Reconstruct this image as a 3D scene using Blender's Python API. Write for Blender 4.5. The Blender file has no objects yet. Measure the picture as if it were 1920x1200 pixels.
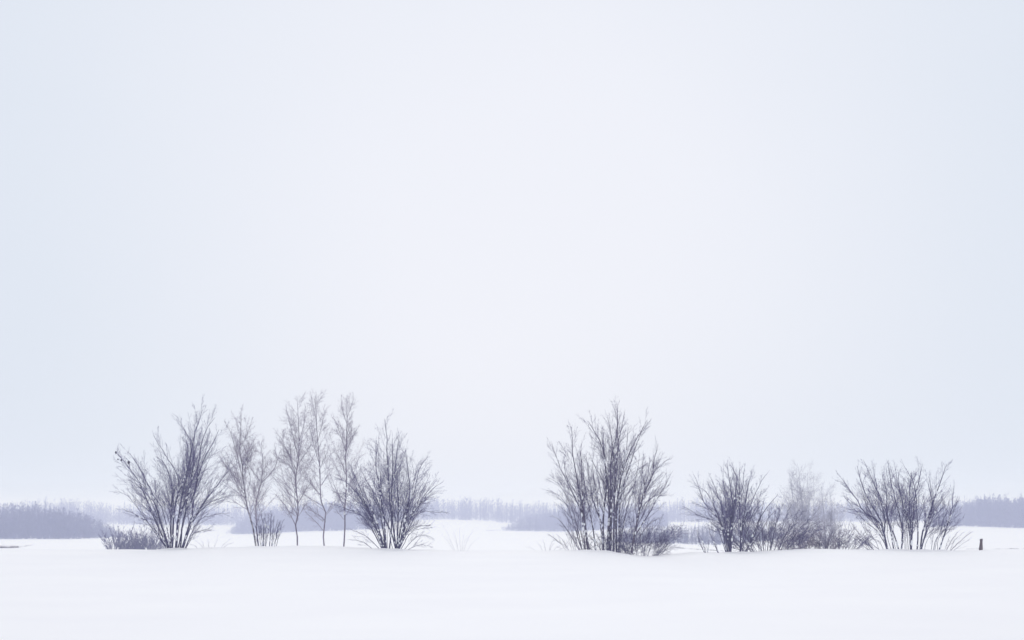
import bpy, math, random
import numpy as np
from mathutils import Vector, noise as mnoise

S = bpy.context.scene
C = S.collection

# ------------------------------------------------------------------ camera
F, HORIZON, CAM_Z = 3583.0, 950.0, 1.7        # focal length and horizon row in photo pixels (1920 wide)
PITCH = math.atan((HORIZON - 600.0) / F)
cam = bpy.data.cameras.new('camera')
cam.sensor_fit = 'HORIZONTAL'
cam.sensor_width = 36.0
cam.lens = 36.0 * F / 1920.0
cam.clip_start, cam.clip_end = 0.5, 20000.0
camo = bpy.data.objects.new('camera', cam)
camo.location = (0, 0, CAM_Z)
camo.rotation_euler = (math.pi / 2 + PITCH, 0, 0)
C.objects.link(camo)
S.camera = camo

# ------------------------------------------------------------------ sky: overcast, the sun behind thin cloud
SUN_EL, SUN_AZ = math.radians(9.5), math.radians(0.3)
W = bpy.data.worlds.new('World')
S.world = W
W.use_nodes = True
nt = W.node_tree
nt.nodes.clear()
N, L = nt.nodes.new, nt.links.new
out = N('ShaderNodeOutputWorld')
sky = N('ShaderNodeTexSky')
sky.sky_type = 'NISHITA'
sky.sun_disc = False
sky.sun_elevation = SUN_EL
sky.sun_rotation = SUN_AZ
sky.dust_density = 3.0
bg_sky = N('ShaderNodeBackground')
bg_sky.inputs['Strength'].default_value = 0.08
L(sky.outputs[0], bg_sky.inputs['Color'])
tc = N('ShaderNodeTexCoord')
dot = N('ShaderNodeVectorMath')
dot.operation = 'DOT_PRODUCT'
nrm = N('ShaderNodeVectorMath')
nrm.operation = 'NORMALIZE'
L(tc.outputs['Generated'], nrm.inputs[0])
L(nrm.outputs[0], dot.inputs[0])
dot.inputs[1].default_value = (math.sin(SUN_AZ) * math.cos(SUN_EL), math.cos(SUN_AZ) * math.cos(SUN_EL), math.sin(SUN_EL))
acos = N('ShaderNodeMath')
acos.operation = 'ARCCOSINE'
L(dot.outputs['Value'], acos.inputs[0])
glow = N('ShaderNodeMapRange')
glow.interpolation_type = 'SMOOTHERSTEP'
glow.inputs['From Min'].default_value = 0.0
glow.inputs['From Max'].default_value = math.radians(21)
glow.inputs['To Min'].default_value = 1.0
glow.inputs['To Max'].default_value = 0.0
L(acos.outputs[0], glow.inputs['Value'])
cl = N('ShaderNodeTexNoise')
cl.inputs['Scale'].default_value = 5.0
cl.inputs['Detail'].default_value = 4.0
cl.inputs['Roughness'].default_value = 0.5
L(nrm.outputs[0], cl.inputs['Vector'])
cadd = N('ShaderNodeMath')
cadd.operation = 'MULTIPLY_ADD'
L(cl.outputs['Fac'], cadd.inputs[0])
cadd.inputs[1].default_value = 0.44
cadd.inputs[2].default_value = -0.22
csum = N('ShaderNodeMath')
csum.operation = 'ADD'
csum.use_clamp = True
L(glow.outputs[0], csum.inputs[0])
L(cadd.outputs[0], csum.inputs[1])
ccol = N('ShaderNodeMix')
ccol.data_type = 'RGBA'
SKY_FAR, SKY_SUN, SKY_TOP = (0.728, 0.788, 0.885, 1), (0.848, 0.873, 0.950, 1), (0.875, 0.882, 0.942, 1)
ccol.inputs['A'].default_value = SKY_FAR
ccol.inputs['B'].default_value = SKY_SUN
L(csum.outputs[0], ccol.inputs['Factor'])
sep = N('ShaderNodeSeparateXYZ')              # an overcast sky brightens evenly towards the zenith
L(nrm.outputs[0], sep.inputs[0])
rise = N('ShaderNodeMapRange')
rise.inputs['From Min'].default_value = 0.20
rise.inputs['From Max'].default_value = 0.95
L(sep.outputs['Z'], rise.inputs['Value'])
ctop = N('ShaderNodeMix')
ctop.data_type = 'RGBA'
L(rise.outputs[0], ctop.inputs['Factor'])
L(ccol.outputs['Result'], ctop.inputs['A'])
ctop.inputs['B'].default_value = SKY_TOP
bg_cloud = N('ShaderNodeBackground')
L(ctop.outputs['Result'], bg_cloud.inputs['Color'])
bg_cloud.inputs['Strength'].default_value = 1.0
mixs = N('ShaderNodeMixShader')
mixs.inputs[0].default_value = 0.996
L(bg_sky.outputs[0], mixs.inputs[1])
L(bg_cloud.outputs[0], mixs.inputs[2])
L(mixs.outputs[0], out.inputs['Surface'])

sun = bpy.data.lights.new('sun', 'SUN')
sun.energy = 1.15
sun.angle = math.radians(30)
sun.color = (1.0, 0.97, 0.93)
suno = bpy.data.objects.new('sun', sun)
suno.rotation_euler = Vector((math.sin(SUN_AZ) * math.cos(SUN_EL), math.cos(SUN_AZ) * math.cos(SUN_EL), math.sin(SUN_EL))).to_track_quat('Z', 'Y').to_euler()
C.objects.link(suno)

S.view_settings.view_transform = 'Standard'
S.view_settings.look = 'None'
S.view_settings.exposure = 0.0
S.view_settings.gamma = 1.0
S.view_settings.use_curve_mapping = False
S.render.engine = 'CYCLES'
cy = S.cycles
cy.max_bounces, cy.diffuse_bounces, cy.volume_bounces = 10, 4, 3
cy.use_adaptive_sampling = False
cy.use_denoising = True
S.render.filter_size = 1.6

# ------------------------------------------------------------------ helpers
rng = np.random.default_rng(7)
random.seed(7)
cp, sp = math.cos(PITCH), math.sin(PITCH)


def at(px, py, Y):
    """photo pixel and distance -> point in the place"""
    a, b = (px - 960.0) / F, (600.0 - py) / F
    d = np.array([a, cp - b * sp, sp + b * cp])
    return np.array([0, 0, CAM_Z]) + d * (Y / d[1])


def z_at(py, Y):
    return at(960, py, Y)[2]


def tag(o, label=None, cat=None, group=None, kind=None):
    if label:
        o['label'] = label
    if cat:
        o['category'] = cat
    if group:
        o['group'] = group
    if kind:
        o['kind'] = kind
    return o


def empty(name, loc, label, cat, group=None):
    o = bpy.data.objects.new(name, None)
    o.location = loc
    o.empty_display_size = 0.3
    C.objects.link(o)
    return tag(o, label, cat, group)


def mesh_obj(name, V, faces, mat, parent=None, smooth=False, origin=None):
    """V (n,3) in world coordinates, faces (m,3) or (m,4) array"""
    V = np.asarray(V, dtype=np.float64)
    faces = np.asarray(faces, dtype=np.int32)
    if origin is None:
        origin = np.array(parent.get('_origin')) if parent is not None and '_origin' in parent else np.zeros(3)
    V = V - origin
    me = bpy.data.meshes.new(name)
    k = faces.shape[1]
    me.vertices.add(len(V))
    me.vertices.foreach_set('co', V.astype(np.float32).ravel())
    me.loops.add(faces.size)
    me.loops.foreach_set('vertex_index', faces.ravel())
    me.polygons.add(len(faces))
    me.polygons.foreach_set('loop_start', np.arange(0, faces.size, k, dtype=np.int32))
    me.update(calc_edges=True)
    if smooth:
        me.polygons.foreach_set('use_smooth', np.ones(len(faces), dtype=bool))
    me.materials.append(mat)
    o = bpy.data.objects.new(name, me)
    C.objects.link(o)
    if parent is not None:
        o.parent = parent
    return o


def norm(a):
    return a / np.maximum(np.linalg.norm(a, axis=-1, keepdims=True), 1e-9)


def tubes(P, R, k):
    """P (N,n,3), R (N,n) -> verts, quads of N open tubes with k sides"""
    Nn, n, _ = P.shape
    T = np.empty_like(P)
    T[:, 1:-1] = P[:, 2:] - P[:, :-2]
    T[:, 0] = P[:, 1] - P[:, 0]
    T[:, -1] = P[:, -1] - P[:, -2]
    T = norm(T)
    ref = np.zeros((Nn, 1, 3))
    ref[..., 1] = 1.0
    m = norm(T.mean(axis=1, keepdims=True))
    flat = np.abs(m[..., 1]) > 0.85
    ref[flat] = (1.0, 0, 0)
    A = norm(np.cross(T, np.broadcast_to(ref, T.shape)))
    B = np.cross(T, A)
    ang = np.arange(k) * 2 * math.pi / k
    ring = A[:, :, None, :] * np.cos(ang)[None, None, :, None] + B[:, :, None, :] * np.sin(ang)[None, None, :, None]
    V = P[:, :, None, :] + ring * R[:, :, None, None]
    idx = np.arange(Nn * n * k).reshape(Nn, n, k)
    a = idx[:, :-1, :]
    b = idx[:, 1:, :]
    Q = np.stack([a, np.roll(a, -1, axis=2), np.roll(b, -1, axis=2), b], axis=-1).reshape(-1, 4)
    return V.reshape(-1, 3), Q


def join(parts):
    Vs, Fs, off = [], [], 0
    for V, Q in parts:
        Vs.append(V)
        Fs.append(Q + off)
        off += len(V)
    return np.concatenate(Vs), np.concatenate(Fs)


def resample(pts, n):
    """Catmull-Rom through pts, n points evenly spaced"""
    P = np.asarray(pts, float)
    if len(P) > 2:
        E = np.vstack([2 * P[0] - P[1], P, 2 * P[-1] - P[-2]])
        o = []
        for i in range(len(P) - 1):
            p0, p1, p2, p3 = E[i:i + 4]
            for t in np.linspace(0, 1, 12, endpoint=False):
                o.append(0.5 * (2 * p1 + (p2 - p0) * t + (2 * p0 - 5 * p1 + 4 * p2 - p3) * t * t + (3 * p1 - p0 - 3 * p2 + p3) * t ** 3))
        o.append(P[-1])
        P = np.array(o)
    s = np.concatenate([[0], np.cumsum(np.linalg.norm(np.diff(P, axis=0), axis=1))])
    q = np.linspace(0, s[-1], n)
    return np.stack([np.interp(q, s, P[:, j]) for j in range(3)], axis=1)


def children(P, R, m, t0, t1, ang, lenf, n, up, wander, rs=0.6, rmin=0.004, lmin=0.0, fall=0.6, lref=0.0):
    """m side branches on every branch of P"""
    Nn, k, _ = P.shape
    t = t0 + (t1 - t0) * (np.arange(m)[None, :] + rng.random((Nn, m))) / m
    x = t * (k - 1)
    i = np.minimum(x.astype(int), k - 2)
    f = (x - i)[..., None]
    r_ = np.arange(Nn)[:, None]
    st = P[r_, i] * (1 - f) + P[r_, i + 1] * f
    T = norm(P[r_, i + 1] - P[r_, i])
    rad = (R[r_, i] * (1 - f[..., 0]) + R[r_, i + 1] * f[..., 0])
    v = rng.normal(size=T.shape)
    v = norm(v - (v * T).sum(-1, keepdims=True) * T)
    a = np.radians(rng.normal(ang[0], ang[1], size=t.shape))[..., None]
    d = np.cos(a) * T + np.sin(a) * v
    Lp = np.linalg.norm(np.diff(P, axis=1), axis=-1).sum(1)[:, None]
    Ln = Lp * lenf * (1 - fall * t) * rng.uniform(0.5, 1.3, size=t.shape)
    keep = (Ln > lmin) & (rng.random(t.shape) < np.clip(Lp / lref, 0.08, 1.0) if lref else True)   # short branches carry few twigs
    if not keep.any():
        keep[0, 0] = True
    keep = keep.reshape(-1)
    d = d.reshape(-1, 3)[keep]
    Ln = Ln.reshape(-1)[keep]
    p = st.reshape(-1, 3)[keep]
    O = [p]
    for _ in range(n - 1):
        p = p + d * (Ln / (n - 1))[:, None]
        O.append(p)
        d = norm(d + np.array([0, 0, up]) + rng.normal(0, wander, size=d.shape))
    CP = np.stack(O, axis=1)
    r0 = np.maximum(rad.reshape(-1)[keep] * rs, rmin)
    CR = r0[:, None] * np.linspace(1, 0.45, n)[None, :]
    CR = np.maximum(CR, rmin * 0.7)
    return CP, CR


# ------------------------------------------------------------------ materials
def new_mat(name):
    m = bpy.data.materials.new(name)
    m.use_nodes = True
    t = m.node_tree
    b = t.nodes['Principled BSDF']
    return m, t, b


def bark(name, c0, c1, scale, snow=0.0, stretch=1.0, rough=0.9, sharp=(0.35, 0.65)):
    m, t, b = new_mat(name)
    b.inputs['Roughness'].default_value = rough
    b.inputs['Specular IOR Level'].default_value = 0.2
    g = t.nodes.new('ShaderNodeNewGeometry')
    mp = t.nodes.new('ShaderNodeMapping')
    mp.inputs['Scale'].default_value = (1, 1, stretch)
    t.links.new(g.outputs['Position'], mp.inputs['Vector'])
    n1 = t.nodes.new('ShaderNodeTexNoise')
    n1.inputs['Scale'].default_value = scale
    n1.inputs['Detail'].default_value = 3
    t.links.new(mp.outputs[0], n1.inputs['Vector'])
    r = t.nodes.new('ShaderNodeValToRGB')
    r.color_ramp.elements[0].position, r.color_ramp.elements[1].position = sharp
    r.color_ramp.elements[0].color = (*c0, 1)
    r.color_ramp.elements[1].color = (*c1, 1)
    t.links.new(n1.outputs['Fac'], r.inputs['Fac'])
    col = r.outputs['Color']
    if snow > 0:                         # snow stuck to the upper side and blown on in flecks
        n2 = t.nodes.new('ShaderNodeTexNoise')
        n2.inputs['Scale'].default_value = 6.5
        n2.inputs['Detail'].default_value = 2
        t.links.new(g.outputs['Position'], n2.inputs['Vector'])
        sx = t.nodes.new('ShaderNodeSeparateXYZ')
        t.links.new(g.outputs['Normal'], sx.inputs[0])
        ma = t.nodes.new('ShaderNodeMath')
        ma.operation = 'MULTIPLY_ADD'
        t.links.new(sx.outputs['Z'], ma.inputs[0])
        ma.inputs[1].default_value = 0.22
        t.links.new(n2.outputs['Fac'], ma.inputs[2])
        mr = t.nodes.new('ShaderNodeMapRange')
        mr.inputs['From Min'].default_value = 0.74 - snow
        mr.inputs['From Max'].default_value = 0.80 - snow
        t.links.new(ma.outputs[0], mr.inputs['Value'])
        mx = t.nodes.new('ShaderNodeMix')
        mx.data_type = 'RGBA'
        mx.inputs['B'].default_value = (0.85, 0.87, 0.9, 1)
        t.links.new(mr.outputs[0], mx.inputs['Factor'])
        t.links.new(col, mx.inputs['A'])
        col = mx.outputs['Result']
    t.links.new(col, b.inputs['Base Color'])
    bp = t.nodes.new('ShaderNodeBump')
    bp.inputs['Strength'].default_value = 0.4
    bp.inputs['Distance'].default_value = 0.01
    t.links.new(n1.outputs['Fac'], bp.inputs['Height'])
    t.links.new(bp.outputs[0], b.inputs['Normal'])
    return m


M_dark = bark('dark_bark', (0.022, 0.017, 0.062), (0.066, 0.050, 0.130), 9, snow=0.07)
M_dtwig = bark('dark_twig', (0.052, 0.040, 0.130), (0.105, 0.082, 0.215), 3)
M_brown = bark('brown_bark', (0.038, 0.024, 0.050), (0.090, 0.062, 0.105), 7, snow=0.12)
M_btwig = bark('brown_twig', (0.066, 0.046, 0.115), (0.120, 0.090, 0.190), 3)
M_birch = bark('birch_bark', (0.10, 0.085, 0.10), (0.42, 0.40, 0.42), 5, snow=0.06, stretch=2.2, sharp=(0.42, 0.55))
M_limb = bark('birch_limb', (0.14, 0.115, 0.155), (0.27, 0.23, 0.285), 6, snow=0.08)
M_birtwig = bark('birch_twig', (0.20, 0.16, 0.225), (0.34, 0.29, 0.37), 3)
M_rime = bark('rimed_twig', (0.32, 0.31, 0.37), (0.50, 0.49, 0.56), 3)
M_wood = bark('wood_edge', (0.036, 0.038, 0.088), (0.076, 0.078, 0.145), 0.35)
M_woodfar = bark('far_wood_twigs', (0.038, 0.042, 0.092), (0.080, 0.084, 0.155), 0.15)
M_grass = bark('grass_and_bank_shade', (0.14, 0.12, 0.12), (0.26, 0.23, 0.22), 2)
M_leaf = bark('dead_leaf', (0.03, 0.022, 0.03), (0.05, 0.036, 0.04), 8)
M_post = bark('weathered_wood', (0.065, 0.046, 0.046), (0.18, 0.14, 0.13), 14, stretch=0.15)

M_snow, t, b = new_mat('snow')
b.inputs['Base Color'].default_value = (0.90, 0.915, 0.94, 1)
b.inputs['Roughness'].default_value = 0.85
b.inputs['Specular IOR Level'].default_value = 0.15
g = t.nodes.new('ShaderNodeNewGeometry')
n1 = t.nodes.new('ShaderNodeTexNoise')
n1.inputs['Scale'].default_value = 0.22
n1.inputs['Detail'].default_value = 6
n1.inputs['Roughness'].default_value = 0.55
t.links.new(g.outputs['Position'], n1.inputs['Vector'])
r = t.nodes.new('ShaderNodeValToRGB')
r.color_ramp.elements[0].position, r.color_ramp.elements[1].position = 0.3, 0.7
r.color_ramp.elements[0].color = (0.915, 0.910, 0.920, 1)
r.color_ramp.elements[1].color = (0.945, 0.940, 0.940, 1)
t.links.new(n1.outputs['Fac'], r.inputs['Fac'])
t.links.new(r.outputs['Color'], b.inputs['Base Color'])
n2 = t.nodes.new('ShaderNodeTexNoise')
n2.inputs['Scale'].default_value = 2.2
n2.inputs['Detail'].default_value = 5
t.links.new(g.outputs['Position'], n2.inputs['Vector'])
bp = t.nodes.new('ShaderNodeBump')
bp.inputs['Strength'].default_value = 0.25
bp.inputs['Distance'].default_value = 0.04
t.links.new(n2.outputs['Fac'], bp.inputs['Height'])
t.links.new(bp.outputs[0], b.inputs['Normal'])

M_clump, t, b = new_mat('snow_clump')
b.inputs['Base Color'].default_value = (0.9, 0.915, 0.94, 1)
b.inputs['Roughness'].default_value = 0.9

# ------------------------------------------------------------------ terrain
CREST_Y = 85.0
cr_x = np.array([-900, 0, 160, 230, 330, 420, 500, 610, 660, 740, 850, 1000, 1090, 1130, 1160, 1190, 1225, 1260, 1310, 1380, 1420, 1460, 1540, 1620, 1700, 1820, 1920, 2800], float)
cr_y = np.array([1032, 1030.5, 1031.5, 1032, 1030, 1026.5, 1025, 1024.5, 1027, 1031, 1033, 1033, 1032.5, 1034, 1037, 1041.5, 1043, 1040, 1036.5, 1037, 1036, 1032.5, 1030.5, 1031, 1032.5, 1032.5, 1032, 1034], float)
# rows seen at growing distance, for bearings given as photo columns
DIST = np.array([130, 200, 300, 430, 550, 700, 850, 1000, 1300, 2000, 2700], float)
BEAR = {
    -900: (1050, 1034, 1024, 1016, 1010, 1004, 996, 986, 974, 965, 960),
    0:    (1050, 1032, 1021, 1014, 1010, 1003, 995, 985, 974, 965, 960),
    130:  (1050, 1033, 1022, 1014, 1010, 1003, 994, 985, 974, 965, 960),
    215:  (1050, 1035, 1023, 1014, 1008, 1000, 992, 984, 974, 965, 960),
    330:  (1050, 1035, 1024, 1016, 1010, 1002, 993, 984, 974, 965, 960),
    450:  (1048, 1034, 1025, 1018, 1012, 1006, 1001, 985, 974, 965, 960),
    600:  (1046, 1033, 1023, 1015, 1008, 1001, 995, 984, 974, 965, 960),
    720:  (1048, 1032, 1020, 1010, 1003, 997, 991, 980, 972, 964, 960),
    830:  (1050, 1032, 1018, 1007, 999, 990, 981, 974, 970, 964, 960),
    900:  (1050, 1032, 1019, 1009, 1001, 993, 984, 976, 970, 964, 960),
    960:  (1050, 1033, 1023, 1014, 1007, 1000, 995, 981, 972, 964, 960),
    1050: (1051, 1034, 1023, 1014, 1007, 1001, 996, 982, 972, 964, 960),
    1240: (1058, 1040, 1028, 1019, 1008, 997, 987, 979, 972, 964, 960),
    1340: (1055, 1039, 1029, 1021, 1008, 995, 986, 979, 972, 964, 960),
    1480: (1050, 1034, 1022, 1011, 1002, 993, 985, 978, 971, 964, 960),
    1620: (1050, 1034, 1022, 1011, 1002, 993, 985, 978, 971, 964, 960),
    1800: (1050, 1034, 1022, 1010, 998, 986, 981, 977, 971, 964, 960),
    1920: (1050, 1034, 1022, 1011, 1000, 989, 982, 977, 971, 964, 960),
    2800: (1050, 1034, 1023, 1012, 1001, 990, 983, 978, 971, 964, 960),
}
bk = np.array(sorted(BEAR), float)
bv = np.array([BEAR[int(k)] for k in bk], float)


def smooth_interp(x, xp, fp):
    x = np.clip(x, xp[0], xp[-1])
    i = np.clip(np.searchsorted(xp, x, side='right') - 1, 0, len(xp) - 2)
    t = (x - xp[i]) / (xp[i + 1] - xp[i])
    t = t * t * (3 - 2 * t)
    return fp[i] * (1 - t) + fp[i + 1] * t


MOUNDS = [((px_ - 960) / F * 85.8, 85.6, h_, s_) for px_, h_, s_ in
          ((322, 0.05, 0.30), (343, 0.06, 0.35), (722, 0.05, 0.35), (745, 0.06, 0.30), (1104, 0.05, 0.4), (1138, 0.05, 0.4), (1364, 0.05, 0.3), (1388, 0.05, 0.3),
           (1662, 0.06, 0.35), (1688, 0.05, 0.4), (1724, 0.06, 0.5), (1759, 0.04, 0.3), (1839, 0.03, 0.2), (488, 0.03, 0.4), (557, 0.03, 0.25), (645, 0.03, 0.25))]


def fbm(X, Y, seed=0.0):
    s = 0.0
    for (fx, fy, a, ph) in ((0.11, 0.07, 1.0, 0.3), (-0.053, 0.17, 0.8, 1.9), (0.23, -0.11, 0.5, 4.1), (0.037, 0.031, 1.3, 2.2), (0.41, 0.29, 0.22, 5.0), (-0.33, 0.47, 0.2, 0.9)):
        s = s + a * np.sin(fx * X + fy * Y + ph + seed + 0.6 * np.sin(0.061 * X * (1 + a) - 0.043 * Y + ph * 2))
    return s


def ground(X, Y):
    X = np.asarray(X, float)
    Y = np.asarray(Y, float)
    Yc = np.maximum(Y, 1.0)
    pxn = 960 + F * X / CREST_Y                       # bearing of the crest point at this X
    zc = z_at(1031, CREST_Y) - (smooth_interp(pxn, cr_x, cr_y) - 1031) / F * CREST_Y
    zc = zc + 0.007 * np.sin(3.1 * X + 1.7 * np.sin(0.9 * X)) + 0.009 * np.sin(1.37 * X + 2.0 + np.sin(0.41 * X)) + 0.006 * np.sin(6.3 * X + np.sin(2.3 * X))
    # near field: a gentle rise to the crest
    tn = np.clip(Y / CREST_Y, 0, 1)
    w = tn ** 3
    zn = -0.05 * (1 - w) + zc * w - 0.16 * np.sin(np.pi * np.clip(tn, 0, 1)) + 0.028 * fbm(X * 1.4, Y) * np.clip(1.05 - tn, 0, 1)
    # beyond the crest
    pxf = 960 + F * X / Yc
    rows = [smooth_interp(pxf, bk, bv[:, j]) for j in range(len(DIST))]
    zs = [zc] + [CAM_Z - (rows[j] - HORIZON) / F * DIST[j] * 1.0 for j in range(len(DIST))]
    D = np.concatenate([[CREST_Y], DIST])
    zf = np.zeros_like(X + Y)
    i = np.clip(np.searchsorted(D, Y, side='right') - 1, 0, len(D) - 2)
    Zs = np.stack([np.broadcast_to(z, zf.shape) for z in zs], axis=0)
    t = np.clip((Y - D[i]) / (D[i + 1] - D[i]), 0, 1)
    z0 = np.take_along_axis(Zs, i[None], 0)[0]
    z1 = np.take_along_axis(Zs, (i + 1)[None], 0)[0]
    first = i == 0
    te = np.where(first, t * t * (3 - 2 * t) * 0.35 + 0.65 * t ** 1.3, t)
    zf = z0 * (1 - te) + z1 * te
    z = np.where(Y <= CREST_Y, zn, zf)
    for mx_, my_, mh_, ms_ in MOUNDS:                  # snow banked up against the stems, a shallow scoop on the near side
        r2 = ((X - mx_) ** 2 + 0.6 * (Y - my_) ** 2) / ms_ ** 2
        z = z + mh_ * np.exp(-r2) - 0.6 * mh_ * np.exp(-(((X - mx_ - 0.5) ** 2) / (ms_ * 2.2) ** 2 + (Y - my_ + 1.6) ** 2 / 0.8))
    return z


def ground1(x, y):
    return float(ground(np.array([x]), np.array([y]))[0])


ys = np.concatenate([np.linspace(-70, 20, 24, endpoint=False), np.linspace(20, 78, 60, endpoint=False), np.linspace(78, 92, 57, endpoint=False),
                     np.linspace(92, 130, 24, endpoint=False), np.geomspace(130, 2700, 110)])
u = np.linspace(-1, 1, 501)
u = np.sign(u) * (0.55 * np.abs(u) + 0.45 * np.abs(u) ** 3)
wid = np.maximum(ys, 120.0) * 0.62
GX = u[None, :] * wid[:, None]
GY = np.broadcast_to(ys[:, None], GX.shape)
GZ = ground(GX, GY)
nr, ncol = GX.shape
idx = np.arange(nr * ncol).reshape(nr, ncol)
Q = np.stack([idx[:-1, :-1], idx[:-1, 1:], idx[1:, 1:], idx[1:, :-1]], -1).reshape(-1, 4)
o = mesh_obj('snow_field', np.stack([GX, GY, GZ], -1).reshape(-1, 3), Q, M_snow, smooth=True)
tag(o, kind='structure')

# ------------------------------------------------------------------ haze: the snowy air
me = bpy.data.meshes.new('haze')
hx, hy0, hy1, hz0, hz1 = 1750.0, -80.0, 2750.0, float(GZ.min()) - 1.0, 9.0
hv = [(x, y, z) for z in (hz0, hz1) for y in (hy0, hy1) for x in (-hx, hx)]
me.from_pydata(hv, [], [(0, 2, 3, 1), (4, 5, 7, 6), (0, 1, 5, 4), (2, 6, 7, 3), (0, 4, 6, 2), (1, 3, 7, 5)])
M_haze = bpy.data.materials.new('haze')
M_haze.use_nodes = True
t = M_haze.node_tree
t.nodes.clear()
mo = t.nodes.new('ShaderNodeOutputMaterial')
pv = t.nodes.new('ShaderNodeVolumePrincipled')
pv.inputs['Color'].default_value = (0.68, 0.715, 1.0, 1)
pv.inputs['Absorption Color'].default_value = (1, 1, 1, 1)
pv.inputs['Density'].default_value = 0.00142
pv.inputs['Anisotropy'].default_value = 0.0
t.links.new(pv.outputs[0], mo.inputs['Volume'])
me.materials.append(M_haze)
haze = bpy.data.objects.new('haze', me)
C.objects.link(haze)
tag(haze, 'pale wintry haze filling the whole snowy valley', kind='stuff')


# ------------------------------------------------------------------ woods (one mass each)
def wood(name, label, px0, px1, D, depth, top, n, mat, slim=1.0, sliv=26, jag=0.16):
    """n bare trees on a far slope; top = (columns, rows) of the treetop line"""
    px = rng.uniform(px0, px1, n)
    Y = D + depth * rng.random(n) ** 1.2
    X = (px - 960) / F * Y
    Z = ground(X, Y)
    topz = CAM_Z + (HORIZON - np.interp(px, top[0], top[1])) / F * (D + depth * 0.5)
    ph = rng.uniform(0, 6.3, 4)
    lump = sum(a_ * np.sin(X / w_ + p_ + 1.3 * np.sin(Y / 17.0)) for a_, w_, p_ in zip((0.05, 0.05, 0.06, 0.05), (29.0, 11.3, 5.1, 2.3), ph))
    H = np.maximum(topz - Z, 1.0) * (1 + np.where(topz - Z > 4, lump, 0.4 * lump)) * (1.0 - np.abs(rng.normal(0, jag, n)).clip(0, 0.5) + rng.normal(0.0, 0.05, n) + 0.16 * (rng.random(n) < 0.05))
    base = np.stack([X, Y, Z - 0.4], -1)
    tip = base + np.stack([rng.normal(0, 0.02, n) * H, rng.normal(0, 0.02, n) * H, H + 0.4], -1)
    # trunks: tapered three-sided spikes
    P = np.stack([base, base * 0.5 + tip * 0.5 + rng.normal(0, 0.08, (n, 3)), tip], 1)
    R = np.stack([H * 0.010, H * 0.007, H * 0.0015], 1) * rng.uniform(0.7, 1.4, (n, 1))
    parts = []
    V, Q = tubes(P, R, 3)
    # crowns: upswept boughs, thin faces spread through the crown
    k = sliv
    tt = rng.uniform(0.02, 0.97, (n, k)) ** 1.1
    st = base[:, None, :] * (1 - tt[..., None]) + tip[:, None, :] * tt[..., None]
    az = rng.uniform(0, 2 * math.pi, (n, k))
    el = np.radians(rng.normal(48, 15, (n, k)))
    ln = H[:, None] * slim * (0.34 * (1 - tt) + 0.07) * rng.uniform(0.6, 1.35, (n, k))
    d = np.stack([np.cos(az) * np.cos(el), np.sin(az) * np.cos(el), np.sin(el)], -1)
    en = st + d * ln[..., None]
    side = norm(np.cross(d, rng.normal(size=d.shape)))
    wv = (rng.uniform(0.04, 0.12, (n, k)) * (H[:, None] / 10) ** 0.7)[..., None] * side
    mid = st * 0.45 + en * 0.55
    up = np.array([0, 0, 1.0]) * (0.10 * ln)[..., None]
    quad = np.stack([st - wv * 0.3, mid - wv - up * 0.6, en, mid + wv * 1.0 - up * 0.6], 2).reshape(-1, 3)
    q = np.arange(len(quad)).reshape(-1, 4)
    Va, Qa = join([(V, Q), (quad, q)])
    ob = mesh_obj(name, Va, Qa, mat)
    tag(ob, label, 'wood', kind='stuff')
    return ob


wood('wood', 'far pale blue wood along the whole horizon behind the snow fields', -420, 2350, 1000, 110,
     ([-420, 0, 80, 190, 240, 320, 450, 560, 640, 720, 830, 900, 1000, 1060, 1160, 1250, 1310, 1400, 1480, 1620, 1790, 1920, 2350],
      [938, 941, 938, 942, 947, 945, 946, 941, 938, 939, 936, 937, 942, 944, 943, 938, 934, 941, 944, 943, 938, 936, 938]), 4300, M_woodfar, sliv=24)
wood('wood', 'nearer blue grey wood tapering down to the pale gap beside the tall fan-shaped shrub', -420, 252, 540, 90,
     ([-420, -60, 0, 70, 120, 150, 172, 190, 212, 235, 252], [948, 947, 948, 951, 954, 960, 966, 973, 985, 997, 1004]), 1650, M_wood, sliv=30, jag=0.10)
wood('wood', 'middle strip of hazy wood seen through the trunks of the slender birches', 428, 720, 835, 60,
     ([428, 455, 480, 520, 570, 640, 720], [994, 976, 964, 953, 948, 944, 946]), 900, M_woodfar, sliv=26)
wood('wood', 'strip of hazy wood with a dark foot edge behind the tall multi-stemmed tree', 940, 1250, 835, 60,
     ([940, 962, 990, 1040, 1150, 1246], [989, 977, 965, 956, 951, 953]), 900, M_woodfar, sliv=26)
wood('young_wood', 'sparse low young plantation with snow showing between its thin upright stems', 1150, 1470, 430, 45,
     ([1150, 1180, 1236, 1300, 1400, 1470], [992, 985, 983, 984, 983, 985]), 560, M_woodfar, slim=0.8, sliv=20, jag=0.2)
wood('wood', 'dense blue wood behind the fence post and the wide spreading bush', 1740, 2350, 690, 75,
     ([1740, 1760, 1786, 1810, 1850, 1920, 2350], [976, 958, 944, 938, 936, 936, 937]), 1700, M_wood, sliv=28, jag=0.09)


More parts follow.
